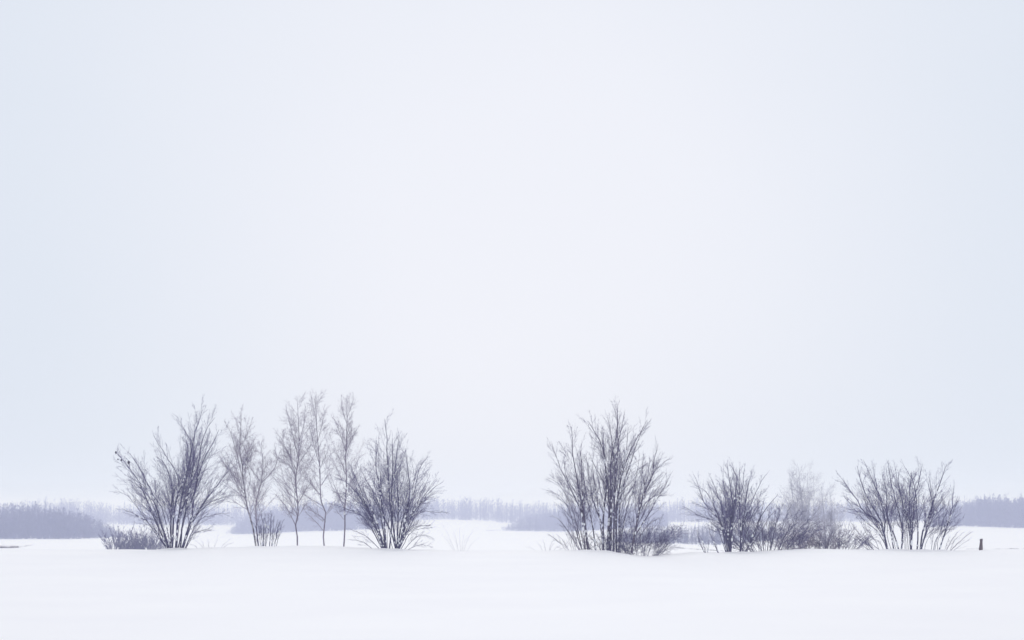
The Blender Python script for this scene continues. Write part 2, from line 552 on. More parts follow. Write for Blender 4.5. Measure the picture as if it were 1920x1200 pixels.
# ------------------------------------------------------------------ dry grass strips on snow banks, one standing in for a bank's shadow
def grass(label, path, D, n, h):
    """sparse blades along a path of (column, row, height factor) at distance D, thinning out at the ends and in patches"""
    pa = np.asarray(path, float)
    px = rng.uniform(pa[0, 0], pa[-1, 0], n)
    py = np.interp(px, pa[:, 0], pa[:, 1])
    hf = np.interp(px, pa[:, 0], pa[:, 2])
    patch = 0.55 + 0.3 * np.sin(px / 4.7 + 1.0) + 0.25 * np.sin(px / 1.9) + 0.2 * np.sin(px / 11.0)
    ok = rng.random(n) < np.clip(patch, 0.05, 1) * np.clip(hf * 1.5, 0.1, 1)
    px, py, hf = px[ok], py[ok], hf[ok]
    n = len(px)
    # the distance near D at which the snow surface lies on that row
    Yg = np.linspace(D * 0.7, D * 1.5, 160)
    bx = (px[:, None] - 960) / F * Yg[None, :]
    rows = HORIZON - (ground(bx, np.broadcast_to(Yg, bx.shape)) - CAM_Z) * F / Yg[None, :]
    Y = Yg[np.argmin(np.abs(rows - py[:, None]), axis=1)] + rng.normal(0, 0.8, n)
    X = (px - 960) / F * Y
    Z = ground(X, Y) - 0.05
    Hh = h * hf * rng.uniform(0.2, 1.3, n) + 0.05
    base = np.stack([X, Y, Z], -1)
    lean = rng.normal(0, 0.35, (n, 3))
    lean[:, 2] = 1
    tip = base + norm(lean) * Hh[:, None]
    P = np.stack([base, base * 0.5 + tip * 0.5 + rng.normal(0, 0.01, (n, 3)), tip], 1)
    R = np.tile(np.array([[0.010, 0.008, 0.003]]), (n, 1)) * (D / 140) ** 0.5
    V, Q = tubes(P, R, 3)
    tag(mesh_obj('grass_and_bank_shade', V, Q, M_grass), label, 'grass', kind='stuff')


# ------------------------------------------------------------------ snow clumps on stems
def clumps(P, R, n, lo=0.05, hi=0.7, size=1.0):
    """small rounded snow pads lying in forks and on the upper side of a stem"""
    k = len(P)
    parts = []
    for _ in range(n):
        t_ = rng.uniform(lo, hi) * (k - 1)
        i = min(int(t_), k - 2)
        f = t_ - i
        p = P[i] * (1 - f) + P[i + 1] * f
        r = R[i] * (1 - f) + R[i + 1] * f
        T = norm(P[i + 1] - P[i])
        sv = rng.normal(size=3) * np.array([1, 1, 0.3]) + np.array([0, -0.5, 0.7])
        sv = norm(sv - (sv @ T) * T)
        a = size * rng.uniform(0.02, 0.05)
        ln = a * rng.uniform(1.2, 2.6)
        c = p + sv * r * 0.75
        Pp = np.stack([c - T * ln, c - T * ln * 0.6, c, c + T * ln * 0.6, c + T * ln])[None]
        Rr = np.array([[0.001, a * 0.75, a, a * 0.75, 0.001]])
        parts.append(tubes(Pp, Rr, 6))
    return join(parts)


# ------------------------------------------------------------------ shrubs and trees
def zone(x0, y0, s):
    return lambda pts: [(x0 + x / s, y0 + y / s) for x, y in pts]


def plant(name, label, cat, base, Y, stems, mats, depth=1.0, extra=0, part='stem', group=None, r0=0.045, rtip=0.006, tw=(20, 10, 6), ang=30,
          lens=(0.42, 0.44, 0.45), rmin=0.0030, nclump=3, up=0.055, tmin=0.2, fall=0.78, wander=0.05, wob=0.015, lv1r=0.27, lrefs=(1.0, 0.42)):
    """stems: list of (pixel polyline, radius factor); each one a part, its side twigs a sub-part"""
    bx, by = base
    g0 = at(bx, by, Y)
    loc = np.array([g0[0], Y, ground1(g0[0], Y)])
    root = empty(name, loc, label, cat, group)
    root['_origin'] = list(loc)
    mm, tm = mats
    todo = [(np.asarray(p, float), f) for p, f in stems]
    nman = len(todo)
    for _ in range(extra):
        a, b = rng.choice(nman, 2, replace=False)
        pa, pb = todo[a][0], todo[b][0]
        # neighbours only: mix of two stems
        da = [abs(pa[-1][0] - todo[j][0][-1][0]) + 0.5 * abs(pa[-1][1] - todo[j][0][-1][1]) + (1e6 if j == a else 0) for j in range(nman)]
        b = int(np.argsort(da)[rng.integers(0, min(3, nman - 1))])
        pb = todo[b][0]
        q = np.linspace(0, 1, 6)
        ra = np.stack([np.interp(q, np.linspace(0, 1, len(pa)), pa[:, j]) for j in (0, 1)], 1)
        rb = np.stack([np.interp(q, np.linspace(0, 1, len(pb)), pb[:, j]) for j in (0, 1)], 1)
        w = rng.uniform(0.2, 0.8)
        m = ra * w + rb * (1 - w)
        s = rng.uniform(0.55, 0.97)
        m = m[0] + (m - m[0]) * s
        m[1:, 0] += rng.normal(0, 3.0, 5)
        todo.append((m, rng.uniform(0.26, 0.42)))
    mpx = Y / F
    tops = min(p[:, 1].min() for p, _ in todo)
    for pts, f in todo:
        nh = np.clip((by - pts[:, 1]) / max(by - tops, 1), 0, 1.2)
        dxt = abs(pts[-1, 0] - bx) * mpx
        dt = math.sqrt(max(0.15, depth * depth - 0.6 * dxt * dxt)) * rng.uniform(-1, 1)
        y0 = rng.normal(0, 0.10)
        W3 = [at(p[0], p[1], Y + y0 + dt * h) for p, h in zip(pts, nh)]
        if pts[0, 1] > by - 12:            # starts in the snow
            W3[0][2] = min(W3[0][2], ground1(W3[0][0], W3[0][1])) - 0.12
        n = 14
        P = resample(W3, n)
        wv = rng.normal(0, wob, (n, 3)) * np.linspace(0.2, 1, n)[:, None]
        P = P + wv
        rr = r0 * f
        R = rtip * max(f, 0.6) + (rr - rtip * max(f, 0.6)) * (1 - np.linspace(0, 1, n)) ** 0.68
        R = np.maximum(R, rmin)
        V, Q = tubes(P[None], R[None], 6)
        so = mesh_obj(part, V, Q, mm, root, smooth=True)
        # side branches and twigs
        lf = float(np.clip(f, 0.55, 1.0))
        c1p, c1r = children(P[None], R[None], max(3, int(tw[0] * lf)), tmin, 0.98, (ang, 9), lens[0], 7, up, wander, lv1r, rmin, 0.06, fall)
        sets = [(c1p, c1r, 4)]
        c2p, c2r = children(c1p, c1r, tw[1], 0.12, 0.97, (ang + 2, 10), lens[1], 4, up, wander, 0.6, rmin, 0.05, 0.7, lrefs[0])
        sets.append((c2p, c2r, 3))
        c3p, c3r = children(c2p, c2r, tw[2], 0.1, 0.97, (ang + 4, 12), lens[2], 2, up, wander, 0.85, rmin, 0.03, 0.5, lrefs[1])
        sets.append((c3p, c3r, 3))
        Vt, Qt = join([tubes(p, r, k) for p, r, k in sets])
        to = mesh_obj('twigs', Vt, Qt, tm, None, origin=loc)
        to.parent = so
        tag(to, kind='stuff')
        if nclump and f > 0.5:
            Vc, Qc = clumps(P, R, max(1, int(nclump * rng.uniform(0.8, 2.4))))
            co = mesh_obj('snow_clumps', Vc, Qc, M_clump, None, smooth=True, origin=loc)
            co.parent = so
            tag(co, kind='stuff')
    del root['_origin']
    return root, loc


def fan(bx, by, w, h, n, spread, bw=0.12, jit=0.15):
    """pixel polylines of a low bush: n stems fanning out of a base bw wide"""
    o = []
    for i in range(n):
        a = (i + rng.uniform(0.1, 0.9)) / n * 2 - 1
        th = a * spread
        l = h * (1 - 0.25 * abs(a) ** 1.5) * (1 + rng.normal(0, jit))
        x0 = bx + a * w * bw + rng.normal(0, w * 0.05)
        x1 = x0 + math.sin(th) * l * 0.45 + a * w * 0.15
        x2 = x0 + math.sin(th) * l * 0.95 + a * w * 0.35
        o.append(([(x0, by), (x1, by - math.cos(th) * l * 0.5), (x2, by - max(math.cos(th), 0.25) * l)], rng.uniform(0.55, 1.0)))
    return o


DARK, BROWN, BIRCH, LIMB, RIME = (M_dark, M_dtwig), (M_brown, M_btwig), (M_birch, M_birtwig), (M_limb, M_birtwig), (M_rime, M_rime)

# --- tall fan-shaped shrub
z = zone(190, 730, 3.75)
A = [
    (z([(480, 1115), (390, 950), (330, 800), (240, 610), (150, 500), (97, 440)]), 0.95),
    (z([(485, 1115), (420, 940), (360, 740), (300, 610), (250, 520), (195, 445)]), 0.95),
    (z([(470, 1115), (380, 990), (280, 900), (150, 840)]), 0.7),
    (z([(490, 1115), (490, 900), (495, 680), (440, 520), (380, 470)]), 1.0),
    (z([(500, 1110), (505, 900), (545, 640), (430, 430), (365, 320)]), 0.7),
    (z([(520, 1115), (560, 780), (610, 580), (640, 380), (685, 230), (703, 150)]), 1.05),
    (z([(500, 1115), (520, 800), (580, 640), (630, 400), (555, 225)]), 0.85),
    (z([(555, 1115), (580, 900), (660, 720), (680, 560), (700, 400), (740, 280), (800, 200)]), 0.95),
    (z([(560, 1115), (630, 920), (660, 700), (720, 500), (760, 420), (830, 280)]), 0.95),
    (z([(565, 1112), (620, 950), (700, 830), (780, 720), (900, 570), (980, 500)]), 0.9),
    (z([(570, 1112), (650, 920), (760, 800), (930, 735)]), 0.75),
    (z([(580, 1108), (680, 930), (800, 880), (900, 870)]), 0.5),
    (z([(470, 1112), (330, 940), (200, 760), (100, 710)]), 0.5),
    (z([(590, 1100), (640, 1020), (720, 1000), (790, 950)]), 0.35),
    (z([(530, 1115), (540, 900), (620, 720), (650, 480), (640, 330)]), 0.9),
    (z([(490, 1110), (430, 850), (300, 680), (155, 600)]), 0.6),
    (z([(540, 1115), (600, 800), (640, 560), (660, 300)]), 0.7),
    (z([(475, 1112), (400, 900), (310, 720), (190, 640)]), 0.55),
]
rA, lA = plant('shrub', 'tall dark shrub fanning wide, with a few dead leaves at its outermost branch tip', 'shrub', (332, 1030), 85.6, A, DARK, depth=2.4, extra=7,
               r0=0.039, tw=(24, 10, 6), nclump=5, lens=(0.50, 0.43, 0.46), ang=26, up=0.025)
for (lx, ly, s) in ((217, 848.5, 1.0), (221, 861.5, 0.7), (227.5, 862.5, 0.9), (241, 867, 1.35)):
    # a curled dead leaf still hanging on its twig
    c = at(lx, ly, 85.6)
    nn = 5
    V, Fq = [], []
    for i in range(nn):
        t_ = i / (nn - 1)
        wl = 0.05 * s * math.sin(math.pi * (0.08 + 0.84 * t_))
        for sd in (-1, 0, 1):
            V.append(c + np.array([sd * wl * 0.9, sd * sd * wl * 0.5 + 0.02 * s * math.sin(t_ * 3), 0.05 * s - 0.12 * s * t_ + sd * sd * 0.012]))
    for i in range(nn - 1):
        for j in range(2):
            Fq.append((i * 3 + j, i * 3 + j + 1, i * 3 + j + 4, i * 3 + j + 3))
    lf = mesh_obj('dead_leaf', V, Fq, M_leaf, rA, smooth=True, origin=lA)
    tgt = at(243, 880, 85.6)
    q0 = np.array(V[1])
    P = resample([q0, q0 * 0.5 + tgt * 0.5 + np.array([0.02, 0, 0.03]), tgt], 6)
    V2, Q2 = tubes(P[None], np.linspace(0.006, 0.009, 6)[None], 4)
    mesh_obj('twig', V2, Q2, M_dtwig, rA, smooth=True, origin=lA)

# --- round dark shrub beside the birches
z = zone(580, 760, 4.14)
B = [
    (z([(585, 1110), (520, 960), (440, 800), (380, 690), (290, 600), (200, 560)]), 0.95),
    (z([(590, 1112), (500, 900), (420, 720), (360, 560), (330, 490)]), 0.9),
    (z([(575, 1105), (460, 920), (380, 840), (250, 790), (150, 760)]), 0.75),
    (z([(560, 1105), (430, 1010), (300, 960)]), 0.45),
    (z([(510, 1108), (440, 1075), (380, 1050), (305, 1042)]), 0.38),
    (z([(595, 1110), (540, 780), (480, 650), (440, 580), (400, 470)]), 0.85),
    (z([(600, 1110), (575, 850), (540, 620), (520, 480), (530, 300)]), 1.0),
    (z([(620, 1112), (640, 900), (620, 700), (610, 500), (600, 300), (590, 110)]), 0.9),
    (z([(675, 1112), (640, 1000), (570, 840), (560, 700), (540, 420)]), 1.0),
    (z([(680, 1112), (650, 930), (640, 700), (650, 500), (640, 250)]), 1.0),
    (z([(680, 1112), (690, 850), (690, 680), (660, 560), (700, 230)]), 0.95),
    (z([(685, 1112), (720, 900), (780, 700), (770, 560), (745, 330)]), 0.9),
    (z([(690, 1108), (760, 850), (820, 650), (850, 500), (920, 400)]), 0.8),
    (z([(690, 1105), (800, 850), (880, 740), (960, 640), (1040, 600)]), 0.65),
    (z([(690, 1100), (740, 930), (860, 830), (1000, 830), (1080, 835)]), 0.55),
    (z([(700, 1095), (800, 980), (950, 950)]), 0.4),
    (z([(720, 1108), (850, 1010), (970, 1030)]), 0.33),
    (z([(730, 1110), (850, 1085), (960, 1100)]), 0.28),
    (z([(580, 1110), (490, 930), (400, 780), (310, 700), (220, 680)]), 0.6),
    (z([(590, 1110), (530, 930), (470, 780), (430, 680), (390, 620)]), 0.85),
    (z([(690, 1108), (770, 880), (860, 780), (960, 740)]), 0.55),
    (z([(690, 1108), (780, 900), (860, 700), (935, 540)]), 0.65),
    (z([(690, 1105), (820, 860), (900, 690), (985, 570)]), 0.6),
    (z([(590, 1110), (480, 860), (370, 640), (285, 500)]), 0.6),
    (z([(688, 1108), (740, 900), (800, 640), (850, 440)]), 0.7),
]
plant('shrub', 'dense rounded dark shrub with drooping low twigs beside the slender birches', 'shrub', (735, 1029), 86.0, B, DARK, depth=2.1, extra=9,
      r0=0.037, tw=(23, 10, 6), nclump=6, lens=(0.50, 0.43, 0.46), ang=27, up=0.025)

# --- birches
z = zone(400, 710, 3.529)
GB = 'slender pale birches between the two dark shrubs'
KB = dict(lrefs=(0.7, 0.3), tw=(36, 13, 7), ang=39, lens=(0.44, 0.44, 0.46), rmin=0.0025, nclump=2, up=0.035, fall=0.84, part='branch', r0=0.037, rtip=0.005, lv1r=0.32)
plant('birch_tree', 'birch with a pale leaning lower trunk beside the tall fan-shaped shrub', 'tree', (481, 1026), 91.0, [
    (z([(285, 1108), (265, 1000), (235, 890), (210, 770), (195, 610), (175, 450), (180, 300), (180, 215)]), 1.15),
    (z([(205, 700), (150, 480), (110, 350), (70, 270)]), 0.5),
    (z([(180, 460), (230, 350), (265, 250)]), 0.38),
    (z([(210, 770), (150, 690), (90, 560), (50, 480)]), 0.42),
    (z([(190, 580), (240, 500), (280, 380)]), 0.35),
], BIRCH, depth=1.0, extra=3, group=GB, **KB)
plant('birch_tree', 'smallest birch, its forked crown rising from behind the little twiggy shrub', 'tree', (484, 1025), 93.0, [
    (z([(300, 1105), (285, 960), (285, 800), (320, 670), (325, 540), (318, 420)]), 0.85),
    (z([(310, 680), (260, 610), (230, 560), (200, 440)]), 0.42),
    (z([(320, 690), (390, 610), (420, 540), (400, 420)]), 0.45),
    (z([(285, 840), (330, 770), (380, 690)]), 0.32),
], LIMB, depth=1.0, extra=3, group=GB, **KB)
plant('birch_tree', 'tall birch with the widest crown, second in the row of slender trees', 'tree', (557, 1025), 92.0, [
    (z([(555, 1110), (555, 1020), (545, 960), (562, 890), (555, 780), (545, 650), (565, 520), (565, 280), (553, 115)]), 0.95),
    (z([(550, 985), (520, 920), (470, 830), (400, 760)]), 0.5),
    (z([(562, 900), (510, 840), (430, 720)]), 0.35),
    (z([(560, 830), (590, 770), (640, 690), (680, 620)]), 0.5),
    (z([(550, 660), (500, 570), (430, 540), (390, 470)]), 0.45),
    (z([(548, 650), (500, 500), (450, 400), (400, 330)]), 0.5),
    (z([(560, 520), (520, 350), (490, 230), (480, 170)]), 0.45),
    (z([(565, 560), (620, 480), (660, 400)]), 0.38),
    (z([(565, 420), (600, 300), (610, 170)]), 0.38),
    (z([(563, 910), (620, 820), (650, 800)]), 0.28),
], LIMB, depth=1.3, extra=6, group=GB, **KB)
plant('birch_tree', 'tall thin birch with a crooked double lower trunk, third in the row of slender trees', 'tree', (608, 1024), 94.0, [
    (z([(735, 1102), (728, 1010), (745, 930), (740, 860), (710, 800), (703, 560), (690, 400), (682, 230), (680, 85)]), 0.9),
    (z([(728, 1005), (690, 960), (620, 890), (590, 850)]), 0.38),
    (z([(742, 900), (780, 840), (810, 800)]), 0.28),
    (z([(708, 770), (650, 700), (590, 640)]), 0.35),
    (z([(700, 560), (660, 420), (640, 330), (620, 250)]), 0.4),
    (z([(700, 600), (740, 520), (770, 430)]), 0.38),
    (z([(690, 420), (720, 300), (740, 210)]), 0.36),
    (z([(686, 300), (660, 180), (645, 80)]), 0.3),
], LIMB, depth=1.1, extra=5, group=GB, **KB)
plant('birch_tree', 'tall narrow birch rising right beside the rounded dark shrub', 'tree', (645, 1024), 90.0, [
    (z([(862, 1108), (870, 980), (872, 850), (880, 700), (875, 500), (885, 280), (885, 110)]), 0.95),
    (z([(872, 880), (830, 770), (790, 690)]), 0.38),
    (z([(878, 640), (840, 540), (790, 460)]), 0.4),
    (z([(876, 480), (830, 340), (795, 250)]), 0.42),
    (z([(878, 480), (930, 370), (970, 300)]), 0.38),
    (z([(883, 300), (850, 180), (850, 100)]), 0.34),
    (z([(884, 260), (920, 160), (925, 90)]), 0.32),
    (z([(870, 940), (820, 880), (770, 840)]), 0.3),
], LIMB, depth=1.0, extra=4, group=GB, **KB)
plant('shrub', 'little twiggy upright shrub at the foot of the leaning pale birch', 'shrub', (500, 1025), 89.0,
      [([(486 + 3 * i + rng.normal(0, 2), 1025), (488 + 3 * i + (i - 5) * 1.6, 990), (484 + 3.6 * i + (i - 5) * 2.6, 950 + abs(i - 4.5) * 4 + rng.uniform(0, 12))], 0.7 if i % 3 else 1.1) for i in range(11)],
      DARK, depth=0.6, extra=4, r0=0.018, lrefs=(0.5, 0.2), tw=(14, 7, 4), nclump=1)

# --- tall multi-stemmed tree group
z = zone(980, 730, 3.636)
GC = 'clump of tall bare trees in the middle of the ridge'
KC = dict(tw=(23, 10, 6), lens=(0.45, 0.43, 0.46), nclump=8, r0=0.041, ang=25, up=0.03)
plant('bare_tree', 'thinner leaning stems on the outer side of the tallest tree clump, toward the pale gap', 'tree', (1102, 1032), 86.5, [
    (z([(455, 1092), (430, 950), (400, 770), (370, 600), (340, 420), (335, 255)]), 1.0),
    (z([(450, 1092), (420, 900), (330, 680), (260, 540), (195, 370)]), 0.8),
    (z([(445, 1092), (415, 850), (405, 700), (400, 540), (400, 370)]), 0.8),
    (z([(430, 1090), (390, 780), (300, 600), (280, 480)]), 0.65),
    (z([(410, 1090), (300, 790), (210, 700), (140, 680)]), 0.45),
    (z([(410, 1090), (340, 820), (240, 640), (160, 600)]), 0.5),
    (z([(395, 1088), (330, 1000), (260, 900), (200, 855)]), 0.5),
    (z([(400, 1090), (330, 950), (300, 860)]), 0.4),
    (z([(500, 1096), (480, 950), (450, 800), (420, 640), (395, 440)]), 0.75),
    (z([(430, 1090), (380, 940), (290, 830), (230, 780)]), 0.4),
], BROWN, depth=1.6, extra=3, group=GC, **KC)
plant('bare_tree', 'tallest tree of the ridge, a tight bundle of upright snow-flecked stems', 'tree', (1142, 1035), 87.0, [
    (z([(550, 1100), (550, 850), (570, 640), (545, 400), (480, 270), (445, 220)]), 1.2),
    (z([(575, 1100), (590, 750), (570, 560), (555, 450), (540, 300)]), 1.1),
    (z([(590, 1102), (600, 700), (600, 500), (640, 300), (652, 130)]), 1.25),
    (z([(620, 1104), (625, 750), (640, 500), (650, 350), (640, 150)]), 1.1),
    (z([(640, 1106), (640, 800), (690, 550), (740, 400), (850, 205)]), 1.1),
    (z([(655, 1106), (660, 850), (680, 680), (760, 420), (825, 250)]), 0.8),
    (z([(600, 1102), (610, 600), (620, 450), (580, 180)]), 0.85),
    (z([(655, 1106), (680, 800), (750, 660), (790, 640)]), 0.42),
    (z([(545, 930), (480, 760), (450, 600), (430, 440)]), 0.6),
    (z([(630, 700), (700, 450), (720, 260)]), 0.6),
    (z([(560, 640), (500, 540), (450, 430)]), 0.5),
    (z([(645, 380), (680, 240), (695, 150)]), 0.5),
    (z([(552, 1098), (515, 800), (480, 560), (490, 360)]), 0.55),
    (z([(650, 1104), (710, 820), (765, 640), (800, 430)]), 0.55),
], BROWN, depth=1.5, extra=1, group=GC, **KC)
plant('bare_tree', 'slim sapling leaning out of the snow dip beside the tallest tree', 'tree', (1183, 1040), 86.0, [
    (z([(735, 1125), (770, 950), (800, 800), (830, 700), (880, 600), (915, 400)]), 1.0),
    (z([(790, 850), (830, 700), (815, 530), (825, 430)]), 0.6),
    (z([(770, 990), (870, 830), (930, 720), (1005, 640)]), 0.62),
    (z([(830, 700), (900, 560), (960, 500), (1030, 460)]), 0.55),
    (z([(790, 860), (850, 760), (950, 690), (1020, 560)]), 0.45),
    (z([(800, 1000), (860, 920), (950, 870)]), 0.42),
], BROWN, depth=1.0, extra=4, group=GC, **dict(KC, nclump=4, r0=0.042))
plant('bush', 'dense low thicket filling the snow dip at the foot of the slim sapling', 'bush', (1200, 1042), 86.6, fan(1202, 1042, 60, 72, 30, 0.8, 0.5), DARK, depth=0.9,
      r0=0.012, rtip=0.004, lrefs=(0.4, 0.16), rmin=0.0032, tw=(14, 9, 5), nclump=0, tmin=0.03, lens=(0.5, 0.5, 0.5), ang=42)
plant('bush', 'low brown brush at the foot of the tightly bundled stems', 'bush', (1152, 1036), 87.6, fan(1150, 1037, 56, 46, 22, 0.75, 0.55), BROWN, depth=0.6,
      r0=0.012, lrefs=(0.3, 0.12), tw=(11, 6, 4), nclump=0, tmin=0.05, lens=(0.4, 0.45, 0.5), ang=36)
plant('bush', 'thin low brush spreading over the snow below the leaning outer stems', 'bush', (1075, 1032), 87.4, fan(1080, 1032, 46, 42, 12, 0.95, 0.35), BROWN, depth=0.7,
      r0=0.010, lrefs=(0.4, 0.16), tw=(9, 6, 3), nclump=0, tmin=0.1, lens=(0.35, 0.45, 0.5), ang=34)

# --- medium shrub with two stem bundles
z = zone(1260, 840, 5.453)
plant('shrub', 'medium dark shrub with its stems in two separate bundles', 'shrub', (1372, 1036), 86.0, [
    (z([(570, 1075), (540, 850), (440, 680), (330, 570), (300, 480), (240, 300)]), 0.9),
    (z([(575, 1075), (540, 870), (480, 760), (280, 690), (100, 590)]), 0.7),
    (z([(590, 1075), (530, 700), (470, 500), (400, 300)]), 0.9),
    (z([(600, 1075), (590, 800), (620, 600), (600, 420), (560, 190)]), 1.15),
    (z([(600, 1075), (610, 750), (640, 530), (660, 300), (590, 170)]), 1.0),
    (z([(560, 1075), (510, 800), (430, 600), (350, 450), (220, 370)]), 0.75),
    (z([(695, 1072), (700, 880), (690, 600), (690, 400), (690, 210)]), 1.0),
    (z([(695, 1072), (720, 800), (750, 600), (780, 380), (810, 230)]), 0.9),
    (z([(700, 1070), (730, 800), (850, 480), (950, 280)]), 0.75),
    (z([(700, 900), (740, 760), (830, 690), (940, 540)]), 0.55),
    (z([(600, 1075), (640, 600), (720, 400), (740, 220)]), 0.7),
    (z([(590, 1075), (560, 700), (540, 480), (520, 240)]), 0.7),
    (z([(710, 1070), (790, 760), (880, 560), (920, 420)]), 0.5),
    (z([(560, 1075), (480, 860), (400, 760), (250, 640)]), 0.5),
], DARK, depth=1.6, extra=4, r0=0.034, tw=(23, 10, 6), nclump=3, lens=(0.48, 0.43, 0.46), ang=26, up=0.025)
plant('sapling', 'small dark sprouting twigs leaning from the snow just before the medium shrub', 'sapling', (1322, 1036), 85.4, [
    (z([(345, 1070), (280, 950), (255, 830)]), 1.0), (z([(350, 1070), (320, 980), (290, 900)]), 0.8), (z([(360, 1070), (370, 1000), (380, 930)]), 0.7),
    (z([(490, 1072), (400, 900), (370, 800)]), 0.9), (z([(480, 1072), (430, 960), (420, 860)]), 0.6)], DARK, depth=0.4, r0=0.020, lrefs=(0.4, 0.16), tw=(9, 5, 3), nclump=1)
plant('bush', 'dense rounded purple grey thicket filling the gap beside the medium shrub', 'bush', (1436, 1034), 88.0, fan(1436, 1034, 80, 92, 46, 0.85, 0.5), DARK, depth=1.3,
      r0=0.013, rtip=0.004, lrefs=(0.4, 0.16), rmin=0.0034, tw=(14, 9, 6), nclump=0, tmin=0.08, lens=(0.36, 0.45, 0.5), ang=36)
plant('sapling', 'thin leaning twigs reaching up out of the purple grey thicket', 'sapling', (1396, 1035), 86.6, [
    (z([(730, 1065), (850, 880), (920, 680), (1080, 480)]), 1.0), (z([(735, 1065), (880, 900), (1000, 700), (1090, 620)]), 0.7), (z([(800, 960), (900, 700), (940, 520)]), 0.7)],
    DARK, depth=0.6, r0=0.03, tw=(9, 5, 3), nclump=1)

# --- frosted trees behind
GE = 'frosted pale trees behind the scrub'
KE = dict(r0=0.036, rtip=0.006, tw=(26, 11, 6), lens=(0.50, 0.46, 0.46), rmin=0.0036, nclump=0, ang=42)
plant('frosted_tree', 'pale frosted tree, the taller of two hazy ones behind the scrub', 'tree', (1500, 1035), 125.0, [
    (z([(1330, 1065), (1340, 700), (1310, 400), (1300, 190)]), 1.0), (z([(1325, 1065), (1250, 600), (1215, 380), (1200, 230)]), 0.8),
    (z([(1335, 1065), (1400, 600), (1385, 380), (1385, 220)]), 0.8), (z([(1320, 1065), (1230, 720), (1150, 500), (1100, 440)]), 0.6),
    (z([(1340, 1065), (1440, 700), (1450, 450), (1440, 300)]), 0.6), (z([(1330, 1065), (1290, 600), (1260, 380), (1240, 250)]), 0.6)],
    RIME, depth=1.8, extra=7, group=GE, **KE)
plant('frosted_tree', 'pale frosted tree, the lower of two hazy ones, beside the wide spreading bush', 'tree', (1548, 1034), 122.0, [
    (z([(1570, 1060), (1560, 750), (1540, 560), (1530, 390)]), 1.0), (z([(1570, 1060), (1500, 700), (1480, 500)]), 0.7),
    (z([(1575, 1060), (1630, 700), (1620, 500), (1600, 410)]), 0.8), (z([(1580, 1060), (1680, 750), (1700, 560)]), 0.6)],
    RIME, depth=1.6, extra=6, group=GE, **KE)
GS = 'low hazy scrub along the ridge'
for (bx, w, h, lab, n) in ((1490, 50, 48, 'low grey scrub bush right beside the purple grey thicket', 22), (1530, 56, 50, 'low grey scrub bush in the middle of the scrub below the frosted trees', 24),
                           (1572, 62, 52, 'low darker scrub bush reaching into the outer stems of the wide spreading bush', 28)):
    plant('bush', lab, 'bush', (bx, 1032), 90.0, fan(bx, 1032, w, h, n, 0.9, 0.5), LIMB if bx < 1560 else DARK, depth=0.9, group=GS,
          r0=0.011, rtip=0.004, lrefs=(0.35, 0.14), tw=(13, 8, 6), nclump=0, tmin=0.06, lens=(0.38, 0.45, 0.5), ang=36)

# --- wide spreading bush
z = zone(1540, 840, 5.0526)
Fb = [
    (z([(625, 970), (590, 800), (540, 690), (400, 600), (320, 460), (190, 280)]), 1.1),
    (z([(630, 970), (590, 820), (560, 680), (440, 480), (390, 370), (340, 170)]), 1.0),
    (z([(635, 970), (600, 800), (600, 650), (540, 430), (500, 210)]), 0.9),
    (z([(690, 970), (660, 800), (600, 560), (480, 300), (400, 120)]), 0.85),
    (z([(740, 970), (690, 820), (620, 650), (620, 450), (570, 230)]), 0.9),
    (z([(750, 970), (770, 780), (700, 480), (650, 280), (640, 140)]), 0.95),
    (z([(760, 970), (770, 700), (780, 560), (730, 360), (740, 220)]), 0.85),
    (z([(845, 970), (850, 760), (830, 500), (860, 230)]), 1.05),
    (z([(850, 970), (870, 660), (890, 450), (960, 160)]), 0.95),
    (z([(905, 970), (915, 800), (900, 550), (880, 350), (800, 190)]), 0.95),
    (z([(935, 970), (960, 800), (1040, 580), (1100, 400), (1190, 150)]), 1.1),
    (z([(940, 970), (1000, 750), (1050, 560), (1020, 270)]), 0.9),
    (z([(930, 970), (1000, 800), (1100, 560), (1200, 430)]), 0.75),
    (z([(1105, 972), (1180, 780), (1230, 600), (1260, 350)]), 0.85),
    (z([(1110, 972), (1200, 700), (1300, 480)]), 0.6),
    (z([(600, 900), (520, 780), (400, 680), (210, 450)]), 0.55),
    (z([(480, 972), (330, 870), (200, 770)]), 0.4),
    (z([(490, 972), (370, 830), (290, 720)]), 0.35),
    (z([(600, 972), (470, 900), (380, 800)]), 0.35),
    (z([(860, 970), (820, 700), (760, 480), (700, 200)]), 0.8),
    (z([(1040, 968), (1060, 840), (1100, 760)]), 0.3),
]
plant('bush', 'wide spreading bush of many snow-flecked stems, nearest to the fence post', 'bush', (1703, 1033), 86.0, Fb, DARK, depth=1.8, extra=22,
      r0=0.035, tw=(20, 10, 6), nclump=5, lens=(0.50, 0.44, 0.46), ang=28, up=0.025)
plant('sapling', 'thin bare twigs slanting from the snow between the wide bush and the fence post', 'sapling', (1782, 1033), 86.2, [
    (z([(1170, 972), (1230, 880), (1295, 790)]), 1.0), (z([(1200, 972), (1320, 880), (1435, 790)]), 1.0), (z([(1210, 972), (1260, 880), (1350, 800)]), 0.7),
    (z([(1160, 972), (1190, 900), (1220, 830)]), 0.6), (z([(1220, 972), (1350, 900), (1430, 850)]), 0.6)], LIMB, depth=0.5, r0=0.016, tw=(7, 5, 3), nclump=0, tmin=0.15)

